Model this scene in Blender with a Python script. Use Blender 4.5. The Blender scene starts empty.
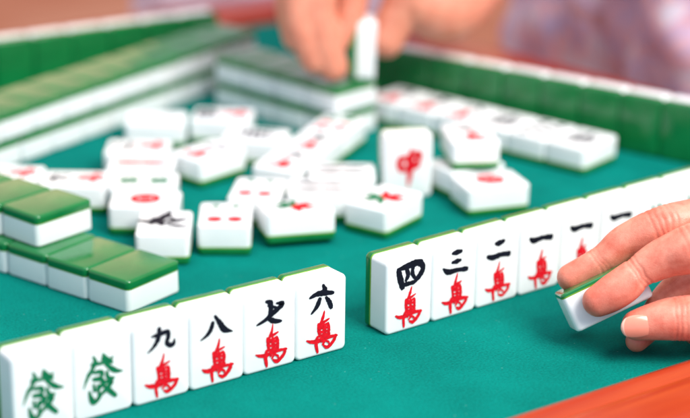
# A close view over a green felt mahjong table: tile rows, walls, a heap of discards and two hands.
import bpy, bmesh, math, random
from mathutils import Vector, Matrix, noise, Euler
random.seed(7)
S = 0.026            # one unit = one tile width = 26 mm
W, H, D = 1.0, 1.34, 0.60
C = bpy.context.scene.collection
R = math.radians

# ------------------------------------------------------------------ materials
def mat(name):
    m = bpy.data.materials.new(name); m.use_nodes = True
    nt = m.node_tree; b = nt.nodes['Principled BSDF']
    return m, nt, b
def node(nt, t, **kw):
    n = nt.nodes.new(t)
    for k, v in kw.items():
        if k in n.inputs.keys(): n.inputs[k].default_value = v
        else: setattr(n, k, v)
    return n
def coords(nt, scale=(1, 1, 1), obj=True):
    tc = nt.nodes.new('ShaderNodeTexCoord'); mp = nt.nodes.new('ShaderNodeMapping')
    mp.inputs['Scale'].default_value = scale
    nt.links.new(tc.outputs['Object' if obj else 'Generated'], mp.inputs['Vector'])
    return mp.outputs['Vector']
def bump(nt, b, height, strength, dist):
    n = nt.nodes.new('ShaderNodeBump'); n.inputs['Strength'].default_value = strength
    n.inputs['Distance'].default_value = dist
    nt.links.new(height, n.inputs['Height']); nt.links.new(n.outputs['Normal'], b.inputs['Normal'])
    return n
def ramp(nt, fac, stops):
    r = nt.nodes.new('ShaderNodeValToRGB'); e = r.color_ramp.elements
    while len(e) < len(stops): e.new(0.5)
    for el, (p, c) in zip(e, stops): el.position = p; el.color = (*c, 1)
    nt.links.new(fac, r.inputs['Fac']); return r.outputs['Color']

def m_white():
    m, nt, b = mat('white_resin')
    v = coords(nt, (60, 60, 60)); n = node(nt, 'ShaderNodeTexNoise', Scale=1.0, Detail=3.0)
    nt.links.new(v, n.inputs['Vector'])
    nt.links.new(ramp(nt, n.outputs['Fac'], [(0.3, (.80, .82, .83)), (0.7, (.86, .87, .87))]), b.inputs['Base Color'])
    b.inputs['Roughness'].default_value = 0.27
    b.inputs['IOR'].default_value = 1.5
    b.inputs['Subsurface Weight'].default_value = 0.25
    b.inputs['Subsurface Radius'].default_value = (1, .95, .85)
    b.inputs['Subsurface Scale'].default_value = 0.0012
    n2 = node(nt, 'ShaderNodeTexNoise', Scale=3.0, Detail=2.0); nt.links.new(v, n2.inputs['Vector'])
    bump(nt, b, n2.outputs['Fac'], 0.08, 0.0003)
    return m
def m_green():
    m, nt, b = mat('green_resin')
    oi = nt.nodes.new('ShaderNodeObjectInfo')
    v = coords(nt, (40, 40, 40)); n = node(nt, 'ShaderNodeTexNoise', Scale=1.0, Detail=3.0)
    nt.links.new(v, n.inputs['Vector'])
    nt.links.new(ramp(nt, n.outputs['Fac'], [(0.3, (.003, .130, .030)), (0.7, (.006, .180, .042))]), b.inputs['Base Color'])
    r3 = node(nt, 'ShaderNodeTexNoise', Scale=2.6, Detail=5.0, Distortion=.8); nt.links.new(v, r3.inputs['Vector'])
    mrr = nt.nodes.new('ShaderNodeMapRange'); mrr.inputs[1].default_value = .35; mrr.inputs[2].default_value = .7; mrr.inputs[3].default_value = .10; mrr.inputs[4].default_value = .27
    nt.links.new(r3.outputs['Fac'], mrr.inputs[0]); nt.links.new(mrr.outputs[0], b.inputs['Roughness'])
    b.inputs['IOR'].default_value = 1.56
    n2 = node(nt, 'ShaderNodeTexNoise', Scale=1.6, Detail=1.0); nt.links.new(v, n2.inputs['Vector'])
    bump(nt, b, n2.outputs['Fac'], 0.15, 0.0004)
    return m
def m_plain(name, col, rough=0.4, var=0.25, sc=400):
    m, nt, b = mat(name)
    v = coords(nt, (sc, sc, sc)); n = node(nt, 'ShaderNodeTexNoise', Scale=1.0, Detail=4.0)
    nt.links.new(v, n.inputs['Vector'])
    lo = tuple(c * (1 - var) for c in col); hi = tuple(min(1, c * (1 + var)) for c in col)
    nt.links.new(ramp(nt, n.outputs['Fac'], [(0.3, lo), (0.7, hi)]), b.inputs['Base Color'])
    b.inputs['Roughness'].default_value = rough
    return m
def m_felt():
    m, nt, b = mat('teal_felt')
    v = coords(nt)
    big = node(nt, 'ShaderNodeTexNoise', Scale=22.0, Detail=6.0, Roughness=.65); nt.links.new(v, big.inputs['Vector'])
    fib = node(nt, 'ShaderNodeTexNoise', Scale=900.0, Detail=6.0, Roughness=.7); nt.links.new(v, fib.inputs['Vector'])
    mx = node(nt, 'ShaderNodeMath', operation='ADD')
    s1 = node(nt, 'ShaderNodeMath', operation='MULTIPLY'); s1.inputs[1].default_value = .35
    nt.links.new(big.outputs['Fac'], s1.inputs[0]); s2 = node(nt, 'ShaderNodeMath', operation='MULTIPLY'); s2.inputs[1].default_value = .65
    nt.links.new(fib.outputs['Fac'], s2.inputs[0]); nt.links.new(s1.outputs[0], mx.inputs[0]); nt.links.new(s2.outputs[0], mx.inputs[1])
    base = ramp(nt, mx.outputs[0], [(0.34, (.0005, .100, .083)), (0.66, (.0010, .225, .186))])
    # pale lint: sparse tiny flecks
    vo = node(nt, 'ShaderNodeTexVoronoi', Scale=420.0); nt.links.new(v, vo.inputs['Vector'])
    lt = node(nt, 'ShaderNodeMath', operation='LESS_THAN'); lt.inputs[1].default_value = .16
    nt.links.new(vo.outputs['Distance'], lt.inputs[0])
    sp = nt.nodes.new('ShaderNodeSeparateColor'); nt.links.new(vo.outputs['Color'], sp.inputs[0])
    gt = node(nt, 'ShaderNodeMath', operation='GREATER_THAN'); gt.inputs[1].default_value = .965
    nt.links.new(sp.outputs[0], gt.inputs[0])
    mu = node(nt, 'ShaderNodeMath', operation='MULTIPLY'); nt.links.new(lt.outputs[0], mu.inputs[0]); nt.links.new(gt.outputs[0], mu.inputs[1])
    mu2 = node(nt, 'ShaderNodeMath', operation='MULTIPLY'); mu2.inputs[1].default_value = .2; nt.links.new(mu.outputs[0], mu2.inputs[0])
    mix = nt.nodes.new('ShaderNodeMix'); mix.data_type = 'RGBA'
    nt.links.new(mu2.outputs[0], mix.inputs[0]); nt.links.new(base, mix.inputs[6]); mix.inputs[7].default_value = (.25, .55, .5, 1)
    nt.links.new(mix.outputs[2], b.inputs['Base Color'])
    b.inputs['Roughness'].default_value = 0.95
    b.inputs['Specular IOR Level'].default_value = 0.04
    bump(nt, b, fib.outputs['Fac'], 0.6, 0.0006)
    return m
def m_wood(name, angle):
    m, nt, b = mat(name)
    v = coords(nt)
    mp = nt.nodes.new('ShaderNodeMapping'); mp.inputs['Rotation'].default_value = (0, 0, angle)
    nt.links.new(v, mp.inputs['Vector'])
    mp2 = nt.nodes.new('ShaderNodeMapping'); mp2.inputs['Scale'].default_value = (5, 60, 60)
    nt.links.new(mp.outputs[0], mp2.inputs['Vector'])
    n = node(nt, 'ShaderNodeTexNoise', Scale=1.0, Detail=5.0, Distortion=.6); nt.links.new(mp2.outputs[0], n.inputs['Vector'])
    nt.links.new(ramp(nt, n.outputs['Fac'], [(0.30, (.11, .004, .002)), (0.48, (.29, .016, .004)), (0.68, (.40, .050, .009))]), b.inputs['Base Color'])
    b.inputs['Roughness'].default_value = 0.33
    b.inputs['Specular IOR Level'].default_value = 0.2
    b.inputs['Coat Weight'].default_value = 0.18; b.inputs['Coat Roughness'].default_value = 0.12
    bump(nt, b, n.outputs['Fac'], 0.1, 0.0005)
    return m
def m_skin(name, col, lo, sss=.25):
    m, nt, b = mat(name)
    v = coords(nt)
    n = node(nt, 'ShaderNodeTexNoise', Scale=130.0, Detail=7.0, Roughness=.65); nt.links.new(v, n.inputs['Vector'])
    at = nt.nodes.new('ShaderNodeAttribute'); at.attribute_name = 'blush'
    mb = nt.nodes.new('ShaderNodeMix'); mb.data_type = 'RGBA'; mb.inputs[7].default_value = (.66, .11, .07, 1)
    nt.links.new(at.outputs['Fac'], mb.inputs[0]); nt.links.new(ramp(nt, n.outputs['Fac'], [(0.3, lo), (0.68, col)]), mb.inputs[6])
    nt.links.new(mb.outputs[2], b.inputs['Base Color'])
    b.inputs['Roughness'].default_value = 0.42
    b.inputs['Subsurface Weight'].default_value = sss
    b.inputs['Subsurface Radius'].default_value = (1, .35, .2)
    b.inputs['Subsurface Scale'].default_value = 0.003
    f = node(nt, 'ShaderNodeTexVoronoi', Scale=2200.0); nt.links.new(v, f.inputs['Vector'])
    g = node(nt, 'ShaderNodeTexNoise', Scale=520.0, Detail=5.0, Distortion=2.5); nt.links.new(v, g.inputs['Vector'])
    a = node(nt, 'ShaderNodeMath', operation='ADD'); nt.links.new(f.outputs['Distance'], a.inputs[0]); nt.links.new(g.outputs['Fac'], a.inputs[1])
    bump(nt, b, a.outputs[0], 0.25, 0.00025)
    return m
def m_cloth(name, stops, scale):
    m, nt, b = mat(name)
    v = coords(nt)
    n = node(nt, 'ShaderNodeTexNoise', Scale=scale, Detail=2.0, Distortion=2.0); nt.links.new(v, n.inputs['Vector'])
    nt.links.new(ramp(nt, n.outputs['Fac'], stops), b.inputs['Base Color'])
    b.inputs['Roughness'].default_value = 0.9
    w = node(nt, 'ShaderNodeTexNoise', Scale=1200.0, Detail=2.0); nt.links.new(v, w.inputs['Vector'])
    bump(nt, b, w.outputs['Fac'], 0.3, 0.0004)
    return m
WHITE, GREEN = m_white(), m_green()
LIME = m_plain('lime_seam', (.17, .36, .02), .35, .1)
BLACK = m_plain('black_ink', (.004, .004, .012), .6, .4)
RED = m_plain('red_ink', (.66, .004, .014), .6, .2, 700)
INKGREEN = m_plain('green_ink', (.003, .15, .06), .6, .35, 700)
for _m in (BLACK, RED, INKGREEN): _m.node_tree.nodes['Principled BSDF'].inputs['Specular IOR Level'].default_value = .2
FELT = m_felt()
WOODX, WOODY = m_wood('varnished_wood', 0), m_wood('varnished_wood_cross', R(-90))
SKIN = m_skin('skin', (.82, .32, .225), (.64, .15, .095), .16)
SKIN2 = m_skin('far_skin', (.76, .30, .19), (.64, .20, .12))
NAIL = m_plain('nail', (.74, .26, .18), .16, .05, 100)
NAILTIP = m_plain('nail_edge', (.84, .48, .38), .2, .05, 100)
FLORAL = m_cloth('patterned_cloth', [(.30, (.46, .20, .16)), (.42, (.70, .42, .50)), (.50, (.50, .42, .62)), (.57, (.80, .46, .50)), (.66, (.72, .66, .76))], 17)
LILAC = m_cloth('lilac_cloth', [(.3, (.62, .50, .62)), (.7, (.72, .64, .74))], 9)

# ------------------------------------------------------------------ object helpers
def tag(o, label=None, cat=None, group=None, kind=None):
    if label: o['label'] = label
    if cat: o['category'] = cat
    if group: o['group'] = group
    if kind: o['kind'] = kind
    return o
def link(name, me, mats, parent=None, smooth=True):
    for m in (mats if isinstance(mats, (list, tuple)) else [mats]): me.materials.append(m)
    if smooth:
        for p in me.polygons: p.use_smooth = True
    o = bpy.data.objects.new(name, me); C.objects.link(o)
    if parent: o.parent = parent
    return o
def from_bm(name, bm, mats, parent=None, smooth=True):
    me = bpy.data.meshes.new(name); bm.to_mesh(me); bm.free()
    me.transform(Matrix.Scale(S, 4))
    return link(name, me, mats, parent, smooth)
def empty(name, M=None):
    o = bpy.data.objects.new(name, None); C.objects.link(o); o.empty_display_size = .01
    if M is not None: place(o, M)
    return o
def place(o, M):
    M = M.copy(); M.translation = M.translation * S; o.matrix_world = M
def copy_tree(o, parent=None):
    c = o.copy(); C.objects.link(c); c.parent = parent
    for ch in o.children: copy_tree(ch, c)
    return c

# ------------------------------------------------------------------ the tile body
def tile_halves(w, h, d, share):
    out = []
    for part in ('body', 'back'):
        bm = bmesh.new(); bmesh.ops.create_cube(bm, size=1)
        bmesh.ops.scale(bm, vec=(w, h, d), verts=bm.verts); bmesh.ops.translate(bm, vec=(0, 0, d / 2), verts=bm.verts)
        ve = [e for e in bm.edges if abs(e.verts[0].co.z - e.verts[1].co.z) > d*.9]
        bmesh.ops.bevel(bm, geom=ve, offset=.10, segments=6, profile=.5, affect='EDGES')
        he = [e for e in bm.edges if abs(e.verts[0].co.z - e.verts[1].co.z) < 1e-6]
        bmesh.ops.bevel(bm, geom=he, offset=.055, segments=4, profile=.5, affect='EDGES')
        zc = d * share
        g = bm.verts[:] + bm.edges[:] + bm.faces[:]
        if part == 'body':
            bmesh.ops.bisect_plane(bm, geom=g, plane_co=(0, 0, zc), plane_no=(0, 0, 1), clear_inner=True)
        else:
            bmesh.ops.bisect_plane(bm, geom=g, plane_co=(0, 0, zc), plane_no=(0, 0, 1), clear_outer=True)
            bmesh.ops.bisect_plane(bm, geom=bm.verts[:] + bm.edges[:] + bm.faces[:], plane_co=(0, 0, zc - .022), plane_no=(0, 0, 1))
            for f in bm.faces:
                if f.calc_center_median().z > zc - .021: f.material_index = 1
        for v in bm.verts:      # the seam is a shallow groove
            if abs(v.co.z - zc) < 1e-5:
                l = Vector((v.co.x / w, v.co.y / h, 0)); v.co.x -= l.x * .012; v.co.y -= l.y * .012
        bmesh.ops.recalc_face_normals(bm, faces=bm.faces)
        me = bpy.data.meshes.new(part); bm.to_mesh(me); bm.free(); me.transform(Matrix.Scale(S, 4))
        for p in me.polygons: p.use_smooth = True
        for m in ([WHITE] if part == 'body' else [GREEN, LIME]): me.materials.append(m)
        out.append(me)
    return out
BODY, BACK = tile_halves(W, H, D, .29)

# ------------------------------------------------------------------ brush lettering on the faces
def catmull(pts, n=7):
    P = [pts[0]] + list(pts) + [pts[-1]]; out = []
    for i in range(1, len(P) - 2):
        for k in range(n):
            t = k / n
            out.append(tuple(.5 * ((2 * P[i][j]) + (-P[i-1][j] + P[i+1][j]) * t + (2*P[i-1][j] - 5*P[i][j] + 4*P[i+1][j] - P[i+2][j]) * t*t + (-P[i-1][j] + 3*P[i][j] - 3*P[i+1][j] + P[i+2][j]) * t**3) for j in range(3)))
    out.append(tuple(pts[-1])); return out
def stroke(bm, pts, z, rough=.12):
    q = catmull([p if len(p) == 3 else (*p, .05) for p in pts])
    L, Rr = [], []
    n = len(q)
    for i, (x, y, w) in enumerate(q):
        a = q[max(0, i-1)]; b = q[min(n-1, i+1)]
        d = Vector((b[0]-a[0], b[1]-a[1]))
        if d.length < 1e-6: d = Vector((1, 0))
        d.normalize(); nn = Vector((-d.y, d.x))
        w = max(w, .004) * .5 * (1 + random.uniform(-rough, rough))
        if i == 0: x -= d.x * w * .6; y -= d.y * w * .6; w *= .62
        if i == n-1: x += d.x * w * .6; y += d.y * w * .6; w *= .62
        L.append(bm.verts.new((x + nn.x*w, y + nn.y*w, z))); Rr.append(bm.verts.new((x - nn.x*w, y - nn.y*w, z)))
    for i in range(n-1):
        try: bm.faces.new((L[i], Rr[i], Rr[i+1], L[i+1]))
        except ValueError: pass
def marks_mesh(name, strokes, mats, z0=D + .0025):
    # strokes: (material index, point list)
    bm = bmesh.new()
    for k, (mi, pts) in enumerate(strokes):
        nf = len(bm.faces)
        if pts[0] == 'disc':
            _, cx, cy, r = pts
            vs = [bm.verts.new((cx + r*math.cos(a*math.pi/14), cy + r*math.sin(a*math.pi/14), z0 + k*.0007)) for a in range(28)]
            bm.faces.new(vs)
        elif pts[0] == 'ring':
            _, cx, cy, r, r2 = pts
            a_ = [bm.verts.new((cx + r*math.cos(a*math.pi/14), cy + r*math.sin(a*math.pi/14), z0 + k*.0007)) for a in range(28)]
            b_ = [bm.verts.new((cx + r2*math.cos(a*math.pi/14), cy + r2*math.sin(a*math.pi/14), z0 + k*.0007)) for a in range(28)]
            for i in range(28): bm.faces.new((a_[i], a_[(i+1) % 28], b_[(i+1) % 28], b_[i]))
        else:
            stroke(bm, pts, z0 + k*.0007)
        bm.faces.ensure_lookup_table()
        for f in bm.faces[nf:]: f.material_index = mi
    bmesh.ops.recalc_face_normals(bm, faces=bm.faces)
    for f in bm.faces:
        if f.normal.z < 0: f.normal_flip()
    me = bpy.data.meshes.new(name); bm.to_mesh(me); bm.free(); me.transform(Matrix.Scale(S, 4))
    for m in mats: me.materials.append(m)
    return me
def pic(pts, x0, ybase, sx, sy, slope, dy, wscale=1.0):
    """picture-space stroke drawing -> face coordinates (slope removes the foreshortened tilt)"""
    o = []
    for p in pts:
        x, y = p[0], p[1]; w = (p[2] if len(p) > 2 else 16) / sx * wscale
        o.append(((x - x0) / sx, (ybase - y - slope * (x - x0)) / sy + dy, w))
    return o
WAN = [[(138,190,6),(131,225,12),(116,262,13)], [(168,228,7),(140,246,12),(112,262,8)], [(160,252,10),(135,268,12),(102,276,10)],
       [(104,262,12),(108,295,14),(112,328,13)], [(160,258,12),(163,285,14),(160,322,13)], [(133,258,10),(136,290,12),(140,335,12)],
       [(104,285,10),(165,275,12)], [(108,305,10),(165,294,12)], [(108,328,12),(165,312,13)], [(118,270,9),(148,300,9)],
       [(38,352,6),(62,358,15),(100,351,17),(150,330,16),(212,316,10)], [(100,330,13),(92,365,15),(99,412,9)],
       [(203,316,14),(192,345,15),(158,380,15),(132,376,7)], [(150,332,9),(140,350,11),(128,368,9)], [(135,345,7),(158,352,9),(165,362,6)], [(118,340,9),(122,356,9)]]
def wan():
    k1, k2, k3 = random.uniform(-.012, .012), random.uniform(.96, 1.04), random.uniform(-.03, .03)
    q = [pic(s, 125, 410, 295, 300, .28, -H/2 + .06, 1.36) for s in WAN]
    return [[(x*k2 + k1 + k3*y + random.uniform(-.006, .006), y + random.uniform(-.006, .006), w*random.uniform(.85, 1.15)) for x, y, w in s] for s in q]
NUM = {
 9: (132, 275, 4.92, [[(65,195,5),(95,165,13),(118,125,17),(124,76,16)], [(86,118,8),(120,106,15),(163,92,17),(166,118,16),(158,142,15),(175,155,17),(192,146,15),(197,122,4)]]),
 8: (398, 275, 4.92, [[(316,130,5),(348,104,13),(368,75,17),(378,42,15)], [(388,10,10),(412,42,18),(436,74,22),(478,82,4)]]),
 7: (130, 238, 4.4, [[(70,208,6),(110,183,13),(148,150,15),(188,112,15),(158,112,6)], [(112,106,9),(132,112,17),(133,145,14),(128,176,15),(150,187,15),(182,186,8)], [(122,122,10),(160,130,8)]]),
 6: (360, 238, 4.4, [[(366,58,8),(376,80,17)], [(304,118,7),(340,98,16),(380,92,16),(416,90,10)], [(352,118,13),(338,152,14),(312,185,6)], [(380,110,9),(396,130,15),(406,155,14)]]),
 4: (135, 215, 4.64, [[(80,128,14),(88,160,20),(102,202,16)], [(80,130,10),(128,112,18),(176,98,20),(196,118,16),(180,150,17),(150,182,10)], [(104,190,12),(128,184,13),(158,176,11)], [(116,122,10),(126,148,14),(116,172,10)], [(150,110,10),(146,140,13),(158,160,10)]]),
 3: (338, 212, 4.64, [[(322,60,8),(344,54,15),(368,48,10)], [(322,96,8),(344,90,14),(364,84,9)], [(280,122,6),(306,134,16),(350,124,13),(396,118,15)]]),
 2: (120, 180, 4.18, [[(104,146,7),(122,143,15),(142,134,10)], [(72,192,8),(96,194,15),(132,182,12),(166,178,15)]]),
 1: (302, 180, 4.18, [[(254,118,8),(272,124,16),(310,112,12),(350,108,15)]]),
}
NUMY = {9: 136, 8: 62, 7: 152, 6: 120, 4: 150, 3: 95, 2: 168, 1: 116}
def numeral(n):
    x0, sx, zs, st = NUM[n]; yc = NUMY[n]
    return [pic(s, x0, yc, sx*1.0, sx * 1.03, .26, .325, 1.45) for s in st]
FA = [[(402,102,8),(412,128,16),(398,162,16),(372,205,14),(348,266,4)], [(452,88,10),(470,112,18),(500,128,12)], [(502,100,9),(472,138,16)],
      [(446,108,10),(478,146,17),(515,168,18),(552,168,4)], [(392,142,12),(432,136,14),(462,128,10)], [(400,182,12),(442,176,16),(436,205,14),(402,212,12)],
      [(398,214,14),(446,218,15),(436,248,15),(414,268,8)], [(470,172,12),(474,202,14),(506,204,10)], [(452,228,12),(492,222,16),(462,262,16),(412,312,8)],
      [(448,240,10),(480,268,18),(510,292,16)], [(376,274,8),(384,308,16),(402,328,18),(440,288,8)], [(422,240,10),(426,300,12)], [(400,240,10),(404,272,12)]]
def fa(): return [pic(s, 450, 212, 302, 300, .27, -.06, 1.45) for s in FA]
ZHONG = [[(-.15,.20,.12),(-.19,.06,.16),(-.14,-.08,.12)], [(-.15,.16,.10),(.02,.20,.14),(.22,.26,.14),(.17,-.02,.12)], [(-.16,-.06,.12),(0,-.04,.14),(.18,0,.10)], [(.05,.38,.06),(.04,.1,.17),(.03,-.16,.13),(.0,-.44,.03)]]
def K(mi, ss): return [(mi, s) for s in ss]
PETAL = lambda x, y, a, l, w: [(x, y, w*.5), (x + math.cos(a)*l*.5, y + math.sin(a)*l*.5, w), (x + math.cos(a)*l, y + math.sin(a)*l, w*.4)]
BIRD = [PETAL(-.18, -.12, 1.2, .36, .12), PETAL(-.02, -.16, 1.9, .34, .11), PETAL(.0, -.05, .5, .34, .12), PETAL(.05, -.15, -.2, .28, .09), PETAL(-.12, -.05, 2.8, .26, .10), PETAL(-.05, .02, 1.3, .42, .09), PETAL(.12, .12, 2.4, .24, .08), PETAL(-.2, .1, .3, .22, .07)]
def bars(xs, ys, l=.3, w=.09): return [[(x, y - l/2, w*.8), (x, y, w), (x, y + l/2, w*.8)] for x in xs for y in ys]
MARKS = {}
def M_(key, parts): MARKS[key] = parts     # list of (part name, mesh)
for n in (1, 2, 3, 4, 6, 7, 8, 9):
    M_('wan%d' % n, [('numeral', marks_mesh('numeral', K(0, numeral(n)), [BLACK])), ('character', marks_mesh('character', K(0, wan()), [RED]))])
M_('wan5', [('numeral', marks_mesh('numeral', K(0, numeral(4) + numeral(7)), [BLACK])), MARKS['wan1'][1]])
M_('fa', [('character', marks_mesh('character', K(0, fa()), [INKGREEN]))])
M_('zhong', [('character', marks_mesh('character', K(0, ZHONG), [RED]))])
M_('pin1', [('circle', marks_mesh('circle', [(0, ('disc', 0, 0, .30)), (1, ('ring', 0, 0, .15, .125)), (0, ('disc', 0, 0, .06))], [RED, WHITE]))])
M_('pin2', [('circle', marks_mesh('circle', [(0, ('ring', 0, .3*s, .2, .05))], [INKGREEN])) for s in (1, -1)])
M_('pin6', [('circle', marks_mesh('circle', [(0, ('disc', x, y, .13))], [INKGREEN if y > .2 else RED])) for y in (.38, -.02, -.38) for x in (-.2, .2)])
M_('pin8', [('circle', marks_mesh('circle', [(0, ('disc', x, y, .10))], [BLACK])) for y in (.44, .15, -.15, -.44) for x in (-.2, .2)])
M_('bam1', [('bird', marks_mesh('bird', K(0, [[(x*1.35, y*1.35 + .05, w*1.7) for x, y, w in q] for q in BIRD]), [BLACK]))])
M_('bam2', [('bamboo_mark', marks_mesh('bamboo_mark', K(0, bars([0], [y], .47, .24)), [RED])) for y in (.235, -.235)])
M_('pin4', [('circle', marks_mesh('circle', [(0, ('disc', x, y, .085 if y > .2 else .15))], [INKGREEN if y > .2 else RED])) for y in (.42, -.30) for x in (-.19, .19)])
M_('bam4', [('bamboo_mark', marks_mesh('bamboo_mark', K(0, bars([x], [y], .42, .15)), [BLACK])) for x in (-.2, .2) for y in (.24, -.24)])
M_('bam9', [('bamboo_mark', marks_mesh('bamboo_mark', K(0, bars([x], [y], .3, .10)), [RED if x == 0 else INKGREEN])) for x in (-.26, 0, .26) for y in (.36, 0, -.36)])
M_('wind', [('character', marks_mesh('character', K(0, [[(x*1.1, y*1.1 - .02, w*1.1) for x, y, w in s] for s in [
     [(-.28,.16,.06),(0,.2,.09),(.28,.22,.07)], [(0,.42,.06),(0,.1,.09),(-.02,-.38,.05)], [(-.26,.02,.07),(-.3,-.36,.06)], [(-.26,0,.06),(.24,.04,.09),(.26,-.34,.07)], [(-.14,-.1,.06),(.14,-.08,.06)], [(-.14,-.22,.06),(.14,-.2,.06)]]]), [BLACK]))])
M_('flower', [('flower', marks_mesh('flower', K(0, [PETAL(.02, -.05, a, .44, .17) for a in (.1, .7, 1.3, 2.0)]) + K(1, [PETAL(-.02, -.05, a, .40, .14) for a in (2.9, 3.6, 4.3, 5.2)]) + K(2, [PETAL(.1, .15, 1.2, .3, .07)]), [RED, INKGREEN, BLACK]))])
M_('blank', [])

PROTO = {}
def tile(kind, M, label, group=None, name='mahjong_tile'):
    if kind not in PROTO:
        r = empty(name); a = bpy.data.objects.new('body', BODY); b = bpy.data.objects.new('back', BACK)
        for o in (a, b): C.objects.link(o); o.parent = r
        for nm, me in MARKS[kind]:
            o = bpy.data.objects.new(nm, me); C.objects.link(o); o.parent = r
        PROTO[kind] = r
    else:
        r = copy_tree(PROTO[kind])
    for k in ('group',):
        if k in r: del r[k]
    place(r, M); tag(r, label, 'mahjong tile', group)
    return r
def T(x, y, z): return Matrix.Translation((x, y, z))
def Rz(a): return Matrix.Rotation(a, 4, 'Z')
def face_up(x, y, z=0, yaw=0, tilt=(0, 0)):
    return T(x, y, z) @ Rz(R(yaw)) @ Matrix.Rotation(R(tilt[0]), 4, 'X') @ Matrix.Rotation(R(tilt[1]), 4, 'Y')
def face_down(x, y, z=0, yaw=0):
    return T(x, y, z + D) @ Rz(R(yaw)) @ Matrix.Rotation(math.pi, 4, 'X')
def standing(x, y, z=0, yaw=0):      # (x, y): foot of the back centre; the face looks to local -y
    return T(x, y, z + H/2) @ Rz(R(yaw)) @ Matrix.Rotation(math.pi/2, 4, 'X')
def jit(a): return random.uniform(-a, a)
ORD = ['first', 'second', 'third', 'fourth', 'fifth', 'sixth', 'seventh', 'eighth', 'ninth', 'tenth', 'eleventh', 'twelfth', 'thirteenth', 'fourteenth']

# ------------------------------------------------------------------ near hand rows
row_a = [('wan6', 'standing tile with black six over red character, at the right end of the left row'),
         ('wan7', 'standing tile with black seven over red character'),
         ('wan8', 'standing tile with black eight over red character'),
         ('wan9', 'standing tile with black nine over red character, beside the green character tiles'),
         ('fa', 'standing tile with green character, next to the black nine tile'),
         ('fa', 'standing tile with green character, at the left end of the near row')]
for k, (kind, lab) in enumerate(row_a):
    tile(kind, standing(-(k + .5) * 1.003, D + jit(.012), 0, jit(.25)), lab, 'tiles standing in the near row')
bx, by, ba = .8339, .0326, R(2.27)
row_b = [('wan4', 'standing tile with black four over red character, at the left end of the right row'),
         ('wan3', 'standing tile with three black bars over red character'),
         ('wan2', 'standing tile with two black bars over red character'),
         ('wan1', 'standing tile with one black bar over fully visible red character'),
         ('wan1', 'standing tile with one black bar, red character partly hidden by the index finger'),
         ('wan1', 'standing tile with one black bar, its lower half hidden behind the hand'),
         ('fa', 'standing tile with face hidden behind the knuckles, only its white top showing'),
         ('fa', 'standing tile at the right frame edge, white top showing above the hand')]
for k, (kind, lab) in enumerate(row_b):
    u, v = (k + .5) * 1.003, D + jit(.012)
    tile(kind, standing(bx + math.cos(ba)*u - math.sin(ba)*v, by + math.sin(ba)*u + math.cos(ba)*v, 0, 2.27 + jit(.25)), lab, 'tiles standing in the near row')

# ------------------------------------------------------------------ near-left wall, two tiers, backs up
sx, sy, sa = -2.2789, 3.2493, -72.45
def along(x, y, a, u, v): a = R(a); return x + math.cos(a)*u - math.sin(a)*v, y + math.sin(a)*u + math.cos(a)*v
for k in range(6):
    x, y = along(sx, sy, sa, -(k + .5)*1.005, H/2 + jit(.015))
    tile('blank', face_down(x, y, 0, sa + jit(.6)), 'face-down tile in lower tier of near left stack, %s from its near end' % ORD[k] if k else 'face-down tile with olive sheen at the near end of lower tier, left stack', 'tiles of the near left stack')
for k in range(4):
    x, y = along(sx, sy, sa, -2.32 - (k + .5)*1.005, H/2 + .20 + jit(.015))
    tile('blank', face_down(x, y, D + .002, sa - 3 + jit(.6)), 'face-down tile in upper tier of near left stack, %s from its near end' % ORD[k], 'tiles of the near left stack')

# ------------------------------------------------------------------ long far wall on the left, two tiers
lx, ly, la = -.67, 11.62, 21.0
for tier in (0, 1):
    for k in range(-2, 9 if tier else 8):
        off = .45 if tier else 0
        x, y = along(lx, ly, la, (k + .5)*1.003 + off - .3, H/2 + jit(.015))
        n = (8 if tier else 7) - k
        tile('blank', face_down(x, y, tier*(D + .002), la + jit(.5)), 'face-down tile in %s tier of long far-left wall, %s from right end' % ('upper' if tier else 'lower', ORD[n]), 'tiles of the long wall at the upper left')

# ------------------------------------------------------------------ middle wall segment, two tiers
for tier in (0, 1):
    for k in range(4):
        x, y = along(6.46, 9.40, 101.3, (k + .5)*1.003, -H/2 - jit(.02))
        tile('blank', face_down(x, y, tier*(D + .002), 101.3 - 180 + jit(.5)), 'face-down tile in %s tier of middle wall under far hand, %s from near end' % ('upper' if tier else 'lower', ORD[k]), 'tiles of the middle wall')

# ------------------------------------------------------------------ standing rows of the far players, green backs to us
for k in range(10):
    x, y = 7.75 - (k + .5)*1.003, 16.47 + (k + .5)*.06
    tile('wan2', standing(x + jit(.01), y + jit(.01), 0, 180 - 3.4 + jit(.2)), 'standing tile showing its green back in far left row, %s from right end' % ORD[k], 'tiles standing in the far left row')
rd = Vector((.3289, -.9444)); p0 = Vector((9.28, 11.16))
for k in range(-1, 9):
    q = p0 + rd * (k + .5) * 1.003
    tile('wan3', standing(q.x + jit(.01), q.y, 0, -70.8 - 180 + jit(.2)), 'standing tile showing its green back in right row, %s from its far end' % ORD[k + 1], 'tiles standing in the right row')

# ------------------------------------------------------------------ face-up row in front of the right player
fx, fy, fa_ = 9.404, 4.516, -74.9
for k, (kind, d) in enumerate([('wind', 'dark character, at the near end of the face-up row at right'), ('pin8', 'dark dots, second from near end of the face-up row at right'),
                          ('wind', 'dark character, third from near end of the face-up row at right'), ('wan8', 'red and black characters, fourth from near end of the face-up row'),
                          ('wan7', 'red and black characters, fifth from near end of the face-up row'), ('wan6', 'red and black characters, at the far end of the face-up row')]):
    x, y = along(fx, fy, fa_, -(k + .5)*1.002, H/2 + jit(.02))
    tile(kind, face_up(x, y, 0, fa_ + jit(.4)), 'face-up tile with ' + d, 'face-up row at the right')

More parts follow.
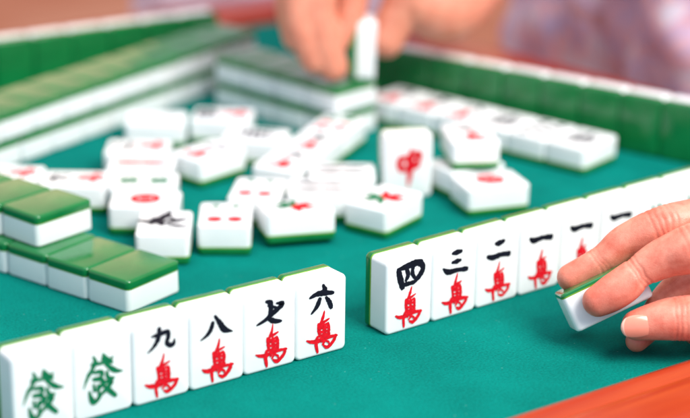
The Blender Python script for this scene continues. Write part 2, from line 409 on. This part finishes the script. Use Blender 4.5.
# ------------------------------------------------------------------ discards heaped in the middle
CAM_YAW = -35.75
heap = [
 ('bam1', face_up(-.24, 5.51, 0, -34), 'face-up tile with dark bird mark, nearest the left stack'),
 ('pin4', face_up(.96, 5.29, 0, -34), 'face-up tile with two red and two dark dots, right of the dark bird tile'),
 ('flower', face_up(2.24, 4.80, .044, -111, (0, -5)), 'face-up tile with red and green mark, front middle of the heap'),
 ('flower', face_up(4.04, 4.40, 0, -70), 'face-up tile set cornerwise with red and green mark, nearest the four tile'),
 ('pin1', face_up(.14, 6.88, 0, 54), 'face-up tile with one big red dot, front of the left column'),
 ('pin2', face_up(.66, 7.84, 0, 55), 'face-up tile with two green dots, behind the red dot tile'),
 ('bam2', face_up(1.17, 8.85, 0, 53), 'face-up tile with a long red bar, third of the left column'),
 ('wan3', face_up(1.66, 9.86, 0, 54), 'face-up tile with small red and grey marks, back of the left column'),
 ('wan6', face_up(-.42, 8.71, 0, 54), 'face-up tile with red character, between left stack and the red dot column'),
 ('wan8', face_up(-1.36, 9.80, 0, 48), 'face-up tile half hidden behind the upper tier of the near left stack'),
 ('blank', face_up(3.05, 11.50, 0, 57), 'blank white face-up tile at the back left of the heap'),
 ('wan4', face_up(4.40, 10.90, 0, 50), 'face-up tile with small red mark at heap back, right of the blank tile'),
 ('wan2', face_up(2.76, 8.86, 0, -78), 'face-up tile turned cornerwise with pink and grey marks, middle of the heap'),
 ('wind', face_up(4.20, 9.25, 0, 42), 'face-up tile with faint grey character, back middle of the heap'),
 ('wan9', face_up(3.78, 7.42, 0, -57), 'face-up tile with red and grey marks, near end of the slanted three tile run'),
 ('wan7', face_up(4.92, 8.17, 0, -57), 'face-up tile with bright red mark, middle of the slanted three tile run'),
 ('pin6', face_up(6.06, 8.92, 0, -57), 'face-up tile with red dots, far end of the slanted run by the middle wall'),
 ('bam4', face_up(4.31, 6.20, 0, 55), 'face-up tile with grey bars, the one farther from us of two alike at heap right'),
 ('bam4', face_up(3.38, 5.585, 0, 55), 'face-up tile with grey bars, just behind the cornerwise front right tile'),
 ('pin4', face_up(2.27, 6.20, 0, -42), 'face-up tile with two red dots showing, behind the front middle tile'),
 ('zhong', standing(5.70, 6.03, 0, -24), 'standing tile with red character, upright beside the heap'),
 ('wind', face_up(6.76, 5.25, 0, -93), 'white tile lying beneath another tile at the right of the heap'),
 ('wan2', face_up(6.87, 5.28, D + .004, -27), 'face-up tile with red mark resting on top of another tile'),
 ('pin1', face_up(6.46, 4.10, 0, -106.5), 'face-up tile with one red dot at the right, nearest the one bar tiles'),
]
for kind, M, lab in heap:
    tile(kind, M, lab, 'discarded tiles heaped in the middle')

# ------------------------------------------------------------------ tile held by the near hand, tile held by the far hand
def basis(o, X, Y, Z):
    M = Matrix.Identity(4)
    for i, v in enumerate((X, Y, Z)):
        for j in range(3): M[j][i] = v[j]
    M.translation = o; return M
P2 = Vector((3.006, -2.322, .388)); ea = Vector((1.17, -.579, .604)).normalized()
eb = Vector((-.03, .311, .663)); eb = (eb - ea * eb.dot(ea)).normalized()
ew = eb.cross(ea); ew = -ew if ew.dot(Vector((.551, .765, -.335))) < 0 else ew
rot = Matrix.Rotation(R(.3), 3, ea)          # a hair of the green top shows
eb2, ew2 = rot @ eb, rot @ ew
if ew2.z < ew.z: rot = Matrix.Rotation(R(-.3), 3, ea); eb2, ew2 = rot @ eb, rot @ ew
HB, HK = tile_halves(W*.96, 1.40, .68, .125)
Z = -eb2; Y = ea; X = Y.cross(Z)
r = empty('mahjong_tile')
for nm, me in (('body', HB), ('back', HK)):
    o = bpy.data.objects.new(nm, me); C.objects.link(o); o.parent = r
place(r, basis(P2 + ea*.70 + eb2*.68 + ew2*.5, X, Y, Z))
tag(r, 'blank white tile held between the fingers of the near right hand', 'mahjong tile')
fy_ = Vector((0, 0, 1)); fX = Vector((.814, -.5807, 0)).normalized()
Zf = fX; Yf = Vector((0.03, 0, 1)).normalized(); Xf = Yf.cross(Zf).normalized(); Zf = Xf.cross(Yf)
tile('blank', basis(Vector((7.36, 10.24, 1.22 + H/2)), Xf, Yf, Zf), 'upright tile seen edge-on, pinched by the far hand on the middle wall')

# ------------------------------------------------------------------ table
table = empty('mahjong_table', T(0, 8, 0)); tag(table, 'green felt mahjong table with varnished red wooden rails', 'table')
inner = [Vector(p) for p in [(-14, -3.58), (14.25, -3.58), (11.35, 19.3), (-14, 19.3)]]
def tobj(name, bm, m, smooth=False):
    bmesh.ops.translate(bm, vec=(0, -8, 0), verts=bm.verts)
    return from_bm(name, bm, m, table, smooth)
bm = bmesh.new()
N = 40
cen = sum(inner, Vector((0, 0))) / 4
vs = [bm.verts.new((*(cen + (p - cen) * 1.03), 0)) for p in inner]
f = bm.faces.new(vs); e = bmesh.ops.extrude_face_region(bm, geom=[f])
bmesh.ops.translate(bm, vec=(0, 0, -.8), verts=[v for v in e['geom'] if isinstance(v, bmesh.types.BMVert)])
bmesh.ops.recalc_face_normals(bm, faces=bm.faces)
tobj('felt_surface', bm, FELT)
prof = [(0, -.6), (0, -.02), (.05, .03), (.14, .12), (.24, .20), (.32, .235), (.40, .28), (.48, .285), (.55, .25), (.60, .16), (.64, .13), (.69, .16), (.76, .235), (.90, .265), (1.6, .28), (2.0, .265), (2.18, .2), (2.26, .08), (2.28, -.1), (2.28, -2.4), (.3, -2.4)]
def rail(i, m):
    p, q = inner[i], inner[(i+1) % 4]; pp, qq = inner[i-1], inner[(i+2) % 4]
    def outn(a, b): d = (b - a).normalized(); return Vector((d.y, -d.x))
    n0, n1, n2 = outn(pp, p), outn(p, q), outn(q, qq)
    def mit(a, b): s = (a + b).normalized(); return s / s.dot(a)
    ma, mb = mit(n0, n1), mit(n1, n2)
    bm = bmesh.new(); A = [bm.verts.new((*(p + ma*o), z)) for o, z in prof]; B = [bm.verts.new((*(q + mb*o), z)) for o, z in prof]
    n = len(prof)
    for k in range(n): bm.faces.new((A[k], A[(k+1) % n], B[(k+1) % n], B[k]))
    bm.faces.new(A); bm.faces.new(B[::-1]); bmesh.ops.recalc_face_normals(bm, faces=bm.faces)
    o = tobj('rail', bm, m, True)
    md = o.modifiers.new('split', 'EDGE_SPLIT'); md.split_angle = R(45)
for i in range(4): rail(i, WOODX if i % 2 == 0 else WOODY)
for x, y in ((-12, -1), (12, -1), (-12, 16), (10, 16)):
    bm = bmesh.new(); bmesh.ops.create_cone(bm, segments=20, radius1=.8, radius2=1.1, depth=25, cap_ends=True)
    bmesh.ops.translate(bm, vec=(x, y, -.8 - 12.6), verts=bm.verts); tobj('leg', bm, WOODX, True)
bm = bmesh.new(); g = bmesh.ops.create_grid(bm, x_segments=1, y_segments=1, size=160); bmesh.ops.translate(bm, vec=(0, 0, -26.7), verts=bm.verts)
FLOORM = m_cloth('floor_carpet', [(.35, (.66, .20, .10)), (.65, (.85, .38, .24))], 1.4)
fl = from_bm('floor', bm, FLOORM, None, False); tag(fl, kind='structure')

# ------------------------------------------------------------------ people
def cr_path(pts, n=10):
    P = [pts[0]] + list(pts) + [pts[-1]]; out = []
    for i in range(1, len(P) - 2):
        for k in range(n):
            t = k / n
            out.append([.5 * ((2 * P[i][j]) + (-P[i-1][j] + P[i+1][j]) * t + (2*P[i-1][j] - 5*P[i][j] + 4*P[i+1][j] - P[i+2][j]) * t*t + (-P[i-1][j] + 3*P[i][j] - 3*P[i+1][j] + P[i+2][j]) * t**3) for j in range(4)])
    out.append(list(pts[-1])); return out
def blob_mesh(name, chains, vox, smooth_it, mats, parent, n=10, fold=0, fold_scale=1, squash=None):
    bm = bmesh.new(); bmesh.ops.create_icosphere(bm, subdivisions=3, radius=1)
    bm.verts.ensure_lookup_table(); sv = [v.co.copy() for v in bm.verts]; sf = [[v.index for v in f.verts] for f in bm.faces]; bm.free()
    V, F = [], []
    for ch in chains:
        for x, y, z, r in cr_path(ch, n):
            b0 = len(V); V += [(x + r*v.x, y + r*v.y, z + r*v.z) for v in sv]; F += [[i + b0 for i in f] for f in sf]
    me = bpy.data.meshes.new('tmp'); me.from_pydata(V, [], F); me.update()
    o = bpy.data.objects.new('tmp', me); C.objects.link(o)
    md = o.modifiers.new('r', 'REMESH'); md.mode = 'VOXEL'; md.voxel_size = vox
    md = o.modifiers.new('s', 'SMOOTH'); md.factor = .6; md.iterations = smooth_it
    dg = bpy.context.evaluated_depsgraph_get(); dg.update()
    out = bpy.data.meshes.new_from_object(o.evaluated_get(dg)); bpy.data.objects.remove(o); bpy.data.meshes.remove(me)
    if fold:
        nn = [v.normal.copy() for v in out.vertices]
        for v, nr in zip(out.vertices, nn):
            q = v.co * fold_scale
            v.co += nr * fold * (noise.noise(Vector((q.x, q.y*1.6, q.z*.6))) + .5*noise.noise(q*2.3))
    out.name = name; out.transform(Matrix.Scale(S, 4)); out.materials.clear()
    return link(name, out, mats, parent)
NEAR = {
 'index': [(3.53,-1.523,.987,.235),(3.881,-1.737,1.224,.265),(4.06,-1.86,1.38,.272),(4.325,-2.003,1.645,.3),(4.754,-2.386,1.924,.345),(5.15,-2.55,2.02,.325),(5.63,-2.684,2.087,.33),(6.721,-2.998,2.27,.4)],
 'middle': [(3.272, -2.467, 0.944, 0.26), (3.462, -2.583, 1.081, 0.3), (3.633, -2.674, 1.214, 0.305), (3.779, -2.741, 1.362, 0.285), (3.85, -2.777, 1.428, 0.27), (3.935, -2.822, 1.494, 0.29), (4.235, -3.024, 1.704, 0.345), (4.618, -3.345, 1.899, 0.42), (5.398, -3.578, 2.053, 0.38), (6.448, -3.818, 2.035, 0.45)] ,
 'thumb': [(3.618, -3.045, 0.641, 0.255), (3.799, -3.154, 0.69, 0.295), (4.046, -3.31, 0.74, 0.345), (4.34, -3.513, 0.759, 0.38), (4.743, -3.787, 0.796, 0.37), (5.561, -4.117, 0.791, 0.45), (6.876, -4.667, 0.801, 0.6)] ,
 'ring': [(3.836, -2.856, 0.237, 0.19), (4.294, -2.678, 0.351, 0.24), (4.685, -2.586, 0.607, 0.28), (5.011, -2.658, 0.829, 0.33), (5.382, -2.818, 0.926, 0.36), (6.14, -3.218, 1.108, 0.36), (6.871, -3.799, 1.283, 0.42)] ,
 'pinky': [(4.839,-3.20,.258,.2),(5.454,-3.50,.264,.23),(6.26,-3.749,.391,.25),(6.924,-4.212,.724,.36)],
 'palm1': [(6.69,-3.045,2.111,.5),(7.611,-4.14,1.72,.62),(8.697,-5.168,1.458,.75)],
 'palm2': [(6.567,-3.741,1.811,.55),(7.603,-4.583,1.593,.7),(8.73,-5.354,1.386,.8)],
 'palm3': [(6.818,-3.917,1.225,.5),(7.749,-4.723,1.214,.7),(8.841,-5.488,1.262,.8)],
 'palm4': [(6.998,-4.251,.756,.45),(7.823,-4.913,.902,.65),(8.878,-5.583,1.106,.75)],
 'palm5': [(6.952,-4.608,.763,.6),(7.792,-5.138,.931,.7),(8.894,-5.56,1.184,.8)],
 'arm': [(8.78,-5.43,1.292,1.0),(10.533,-6.41,1.5,1.05),(13.961,-8.314,1.8,1.35),(18.254,-10.58,2.2,1.6)],
}
FAR = {
 'a': [(7.115-.19,10.022+.1,2.193-.1,.28),(7.20,10.083,2.531,.32),(7.357,10.152,3.187,.36),(7.492,10.058,4.091,.4),(7.828,9.983,5.071,.5)],
 'b': [(6.63,9.80,1.60,.29),(6.45,9.93,2.2,.33),(6.398,10.098,2.977,.36),(6.67,10.235,4.039,.4),(7.283,10.172,5.204,.5)],
 'c': [(6.28,10.02,1.78,.29),(6.007,10.186,2.536,.32),(6.06,10.309,3.203,.35),(6.277,10.439,4.157,.38),(6.946,10.458,5.302,.5)],
 'd': [(6.10,10.50,2.2,.28),(6.047,10.681,2.837,.29),(6.143,10.748,3.446,.31),(6.303,10.754,4.323,.34),(6.938,10.754,5.368,.45)],
 't': [(7.932,9.6,2.053,.34),(8.112,9.6,2.414,.38),(8.357,9.5,2.968,.42),(8.746,9.315,3.859,.55),(8.919,9.405,4.946,.7)],
 'p1': [(7.834,10.102,5.052,.6),(8.643,10.18,5.966,.85),(9.679,10.088,6.563,1.0)],
 'p2': [(7.31,10.398,5.167,.55),(8.332,10.324,6.082,.8),(9.608,10.184,6.667,1.0)],
 'p3': [(8.883,9.416,4.613,.7),(9.215,9.621,5.33,.9),(9.778,9.833,6.144,1.0)],
 'heel': [(8.5,9.42,3.0,.45),(8.95,9.44,2.8,.62),(9.686,9.6,2.75,.8),(11.076,10.2,3.6,1.0),(13.039,11.116,4.4,1.2)],
 'arm': [(9.763,10.184,6.322,1.0),(12.303,11.422,5.464,1.25),(16.14,11.663,5.656,1.5),(20.2,10.862,6.0,1.7)],
}
def nail(parent, c, axis, nrm, L, Wd, rad, mat_, name='nail'):
    axis = axis.normalized(); nrm = (nrm - axis*nrm.dot(axis)).normalized(); side = axis.cross(nrm)
    bm = bmesh.new(); nu, nv = 12, 12; grid = []
    for i in range(nu + 1):
        row = []
        for j in range(nv + 1):
            a, b = -1 + 2*i/nu, -1 + 2*j/nv
            x = a*math.sqrt(1 - .48*b*b); y = b*math.sqrt(1 - .48*a*a)        # superellipse outline
            w = y*Wd/2; th = w/rad
            p = c + axis*(x*L/2) + side*(math.sin(th)*rad) + nrm*((math.cos(th) - 1)*rad - .05*x*x*L)
            row.append(bm.verts.new(p))
        grid.append(row)
    for i in range(nu):
        for j in range(nv):
            f = bm.faces.new((grid[i][j], grid[i+1][j], grid[i+1][j+1], grid[i][j+1]))
            if i >= nu - 1: f.material_index = 1
    e = bmesh.ops.extrude_face_region(bm, geom=bm.faces[:])
    bmesh.ops.translate(bm, vec=-nrm*.035, verts=[v for v in e['geom'] if isinstance(v, bmesh.types.BMVert)])
    bmesh.ops.recalc_face_normals(bm, faces=bm.faces)
    inv = parent.matrix_world.inverted()
    return from_bm(name, bm, [mat_, NAILTIP], parent)
person = empty('person'); tag(person, 'person reaching in from the right, hand holding a blank white tile over the felt', 'person')
bodyo = blob_mesh('body', list(NEAR.values()), .019, 9, [SKIN], person)
def V3(*a): return Vector(a)
ax_i1 = V3(.795, -.48, .66).normalized(); ax_i2 = V3(.9, -.42, .25).normalized(); ax_m1 = V3(.35, -.22, .30).normalized()
ax_m2 = V3(.7, -.45, .35).normalized(); ax_t = V3(.40, -.30, .05).normalized()
CREASE = [   # centre, finger axis, offsets along it, depth, reach
 (V3(3.95, -1.79, 1.27), ax_i1, (-.07, .0, .06), .016, .42), (V3(4.726, -2.367, 1.923), ax_i2, (-.20, -.10, -.01, .09, .19), .026, .52),
 (V3(3.85, -2.777, 1.428), ax_m1, (-.06, .0, .07), .030, .46), (V3(4.618, -3.345, 1.899), ax_m2, (-.22, -.11, .0, .10, .21), .026, .6),
 (V3(4.21, -3.42, .75), ax_t, (-.10, -.02, .07), .022, .52)]
BLUSH = [(V3(3.53, -1.523, .987), .42, .55), (V3(3.30, -2.49, .965), .42, .6), (V3(3.56, -3.0, .63), .4, .6), (V3(3.83, -2.85, .24), .35, .6),
         (V3(4.726, -2.367, 1.923), .38, .45), (V3(4.618, -3.345, 1.899), .42, .45), (V3(3.85, -2.78, 1.43), .25, .35), (V3(4.21, -3.42, .75), .35, .35)]
me_ = bodyo.data; ca = me_.color_attributes.new('blush', 'FLOAT_COLOR', 'POINT')
nrm_ = [v.normal.copy() for v in me_.vertices]; near_ = []
for v, nr in zip(me_.vertices, nrm_):
    q = v.co / S; bl = 0
    if q.x < 7.5:
        for c, rr, k in BLUSH:
            d2 = (q - c).length_squared
            if d2 < 6*rr*rr: bl += k * math.exp(-d2/(rr*rr))
        bl *= .8 + .5*noise.noise(q*4)
        dis = 0
        for c, a, offs, dep, reach in CREASE:
            w_ = q - c
            if w_.length < reach:
                t = w_.dot(a) + .035*noise.noise(q*5)
                f_ = 1 - (w_.length/reach)**4
                for o_ in offs: dis += .62 * dep * f_ * math.exp(-((t - o_)/.026)**2) * (.55 + .6*abs(noise.noise(q*3 + Vector((o_*40, 0, 0)))))
        dis += .012*noise.noise(q*2.2)
        v.co -= nr * dis * S
    bl = max(0, min(.8, bl)); ca.data[v.index].color = (bl, bl, bl, 1)
cf = Vector((.551, .765, -.335))
nc = Vector([3.445, -3.24, 0.717]) - cf*.02
nail(person, nc, Vector((-.355, .227, -.04)), -cf + Vector((0, 0, -.14)), .54, .42, .28, NAIL)

person2 = empty('person'); tag(person2, 'person in purple and pink patterned shirt beyond right rail, hand on middle wall', 'person')
FAR = {k: [(x, y, z, r*1.14) for x, y, z, r in v] for k, v in FAR.items()}
blob_mesh('body', list(FAR.values()), .045, 6, [SKIN2], person2)
nail(person2, Vector((6.56, 9.60, 1.68)), Vector((.1, -.1, -.9)), Vector((-.45, -.85, .25)), .36, .34, .26, NAIL)
nail(person2, Vector((6.90, 9.86, 2.2)), Vector((-.1, -.1, -.9)), Vector((-.25, -.95, .1)), .36, .34, .26, NAIL)
TORSO = [
 [(21.5, 2.5, -14, 4.5), (21.0, 3.2, -4, 4.2), (20.8, 3.4, 6, 4.0), (21.2, 4.2, 13, 3.0)],
 [(21.5, 8.5, -15, 5.2), (20.8, 8.8, -4, 4.6), (20.6, 9.0, 6, 4.6), (21.2, 9.0, 14, 3.0)],
 [(21.5, 14.0, -14, 4.5), (21.0, 14.2, -4, 4.2), (20.8, 14.0, 6, 4.0), (21.2, 13.2, 13, 3.0)],
 [(21.0, 14.5, 11, 2.6), (19.8, 13.6, 7.5, 2.3), (17.6, 12.4, 6.3, 2.0)],
 [(21.2, 3.0, 12, 2.6), (20.0, 1.0, 4, 2.2), (18.2, 1.5, -2.5, 2.0), (16.4, 4.0, -3.5, 1.8)],
]
blob_mesh('shirt', TORSO, .28, 4, [FLORAL], person2, n=8, fold=.55, fold_scale=.42)
person3 = empty('person'); tag(person3, 'person in pale lilac top, a blurred sliver beyond the far rail at upper left', 'person')
T3 = [[(15.5, 27.0, -14, 4.0), (15.3, 26.8, -2, 3.8), (15.5, 27.0, 10, 3.4)], [(20.0, 28.5, -14, 4.2), (20.0, 28.5, -2, 4.0), (20.0, 28.5, 10, 3.6)]]
blob_mesh('shirt', T3, .28, 4, [LILAC], person3, n=8, fold=.5, fold_scale=.4)

# ------------------------------------------------------------------ light
w = bpy.data.worlds.new('World'); bpy.context.scene.world = w; w.use_nodes = True
nt = w.node_tree; bg = nt.nodes['Background']
tc = nt.nodes.new('ShaderNodeTexCoord'); sp = nt.nodes.new('ShaderNodeSeparateXYZ'); nt.links.new(tc.outputs['Generated'], sp.inputs[0])
mr = nt.nodes.new('ShaderNodeMapRange'); mr.inputs[1].default_value = -.1; mr.inputs[2].default_value = 1
nt.links.new(sp.outputs['Z'], mr.inputs[0])
warm = ramp(nt, mr.outputs[0], [(0.0, (.55, .36, .30)), (.30, (3.0, 1.95, 1.4)), (.62, (1.3, 1.1, .95)), (1.0, (.80, .88, 1.0))])
cool = ramp(nt, mr.outputs[0], [(0.0, (.90, 1.15, 1.60)), (1.0, (.80, .90, 1.0))])
dt = nt.nodes.new('ShaderNodeVectorMath'); dt.operation = 'DOT_PRODUCT'; dt.inputs[1].default_value = (.58, .81, 0)
nt.links.new(tc.outputs['Generated'], dt.inputs[0])
m2 = nt.nodes.new('ShaderNodeMapRange'); m2.inputs[1].default_value = -.3; m2.inputs[2].default_value = .6; nt.links.new(dt.outputs['Value'], m2.inputs[0])
mx = nt.nodes.new('ShaderNodeMix'); mx.data_type = 'RGBA'
nt.links.new(m2.outputs[0], mx.inputs[0]); nt.links.new(cool, mx.inputs[6]); nt.links.new(warm, mx.inputs[7]); nt.links.new(mx.outputs[2], bg.inputs['Color'])
bg.inputs['Strength'].default_value = 0.55
def area(name, loc, target, size, power, col):
    l = bpy.data.lights.new(name, 'AREA'); l.energy = power; l.size = size; l.color = col
    o = bpy.data.objects.new(name, l); C.objects.link(o); o.location = Vector(loc)*S
    d = (Vector(target) - Vector(loc)); o.rotation_euler = d.to_track_quat('-Z', 'Y').to_euler(); return o
area('key_softbox', (10, -34, 44), (3, 4, 0), .75, 33, (1, .965, .91))
area('overhead_softbox', (2, 10, 55), (3, 8, 0), 1.2, 9, (.95, .98, 1))

# ------------------------------------------------------------------ camera
cam = bpy.data.cameras.new('camera'); co = bpy.data.objects.new('camera', cam); C.objects.link(co)
M = basis(Vector((-16.525, -22.860, 12.461))*S, Vector((.814, -.5807, .0125)), Vector((.1847, .2792, .9423)), -Vector((.5507, .7648, -.3345)))
co.matrix_world = M.normalized() if hasattr(M, 'normalized') else M
cam.sensor_width = 36; cam.lens = 1859.0/690*36
cam.clip_start = .02; cam.clip_end = 50
cam.dof.use_dof = True; cam.dof.focus_distance = 30.6*S; cam.dof.aperture_fstop = 4.9; cam.dof.aperture_blades = 0
sc = bpy.context.scene; sc.camera = co
sc.render.engine = 'CYCLES'
sc.view_settings.view_transform = 'Standard'; sc.view_settings.look = 'None'; sc.view_settings.exposure = 0.16; sc.view_settings.gamma = 1
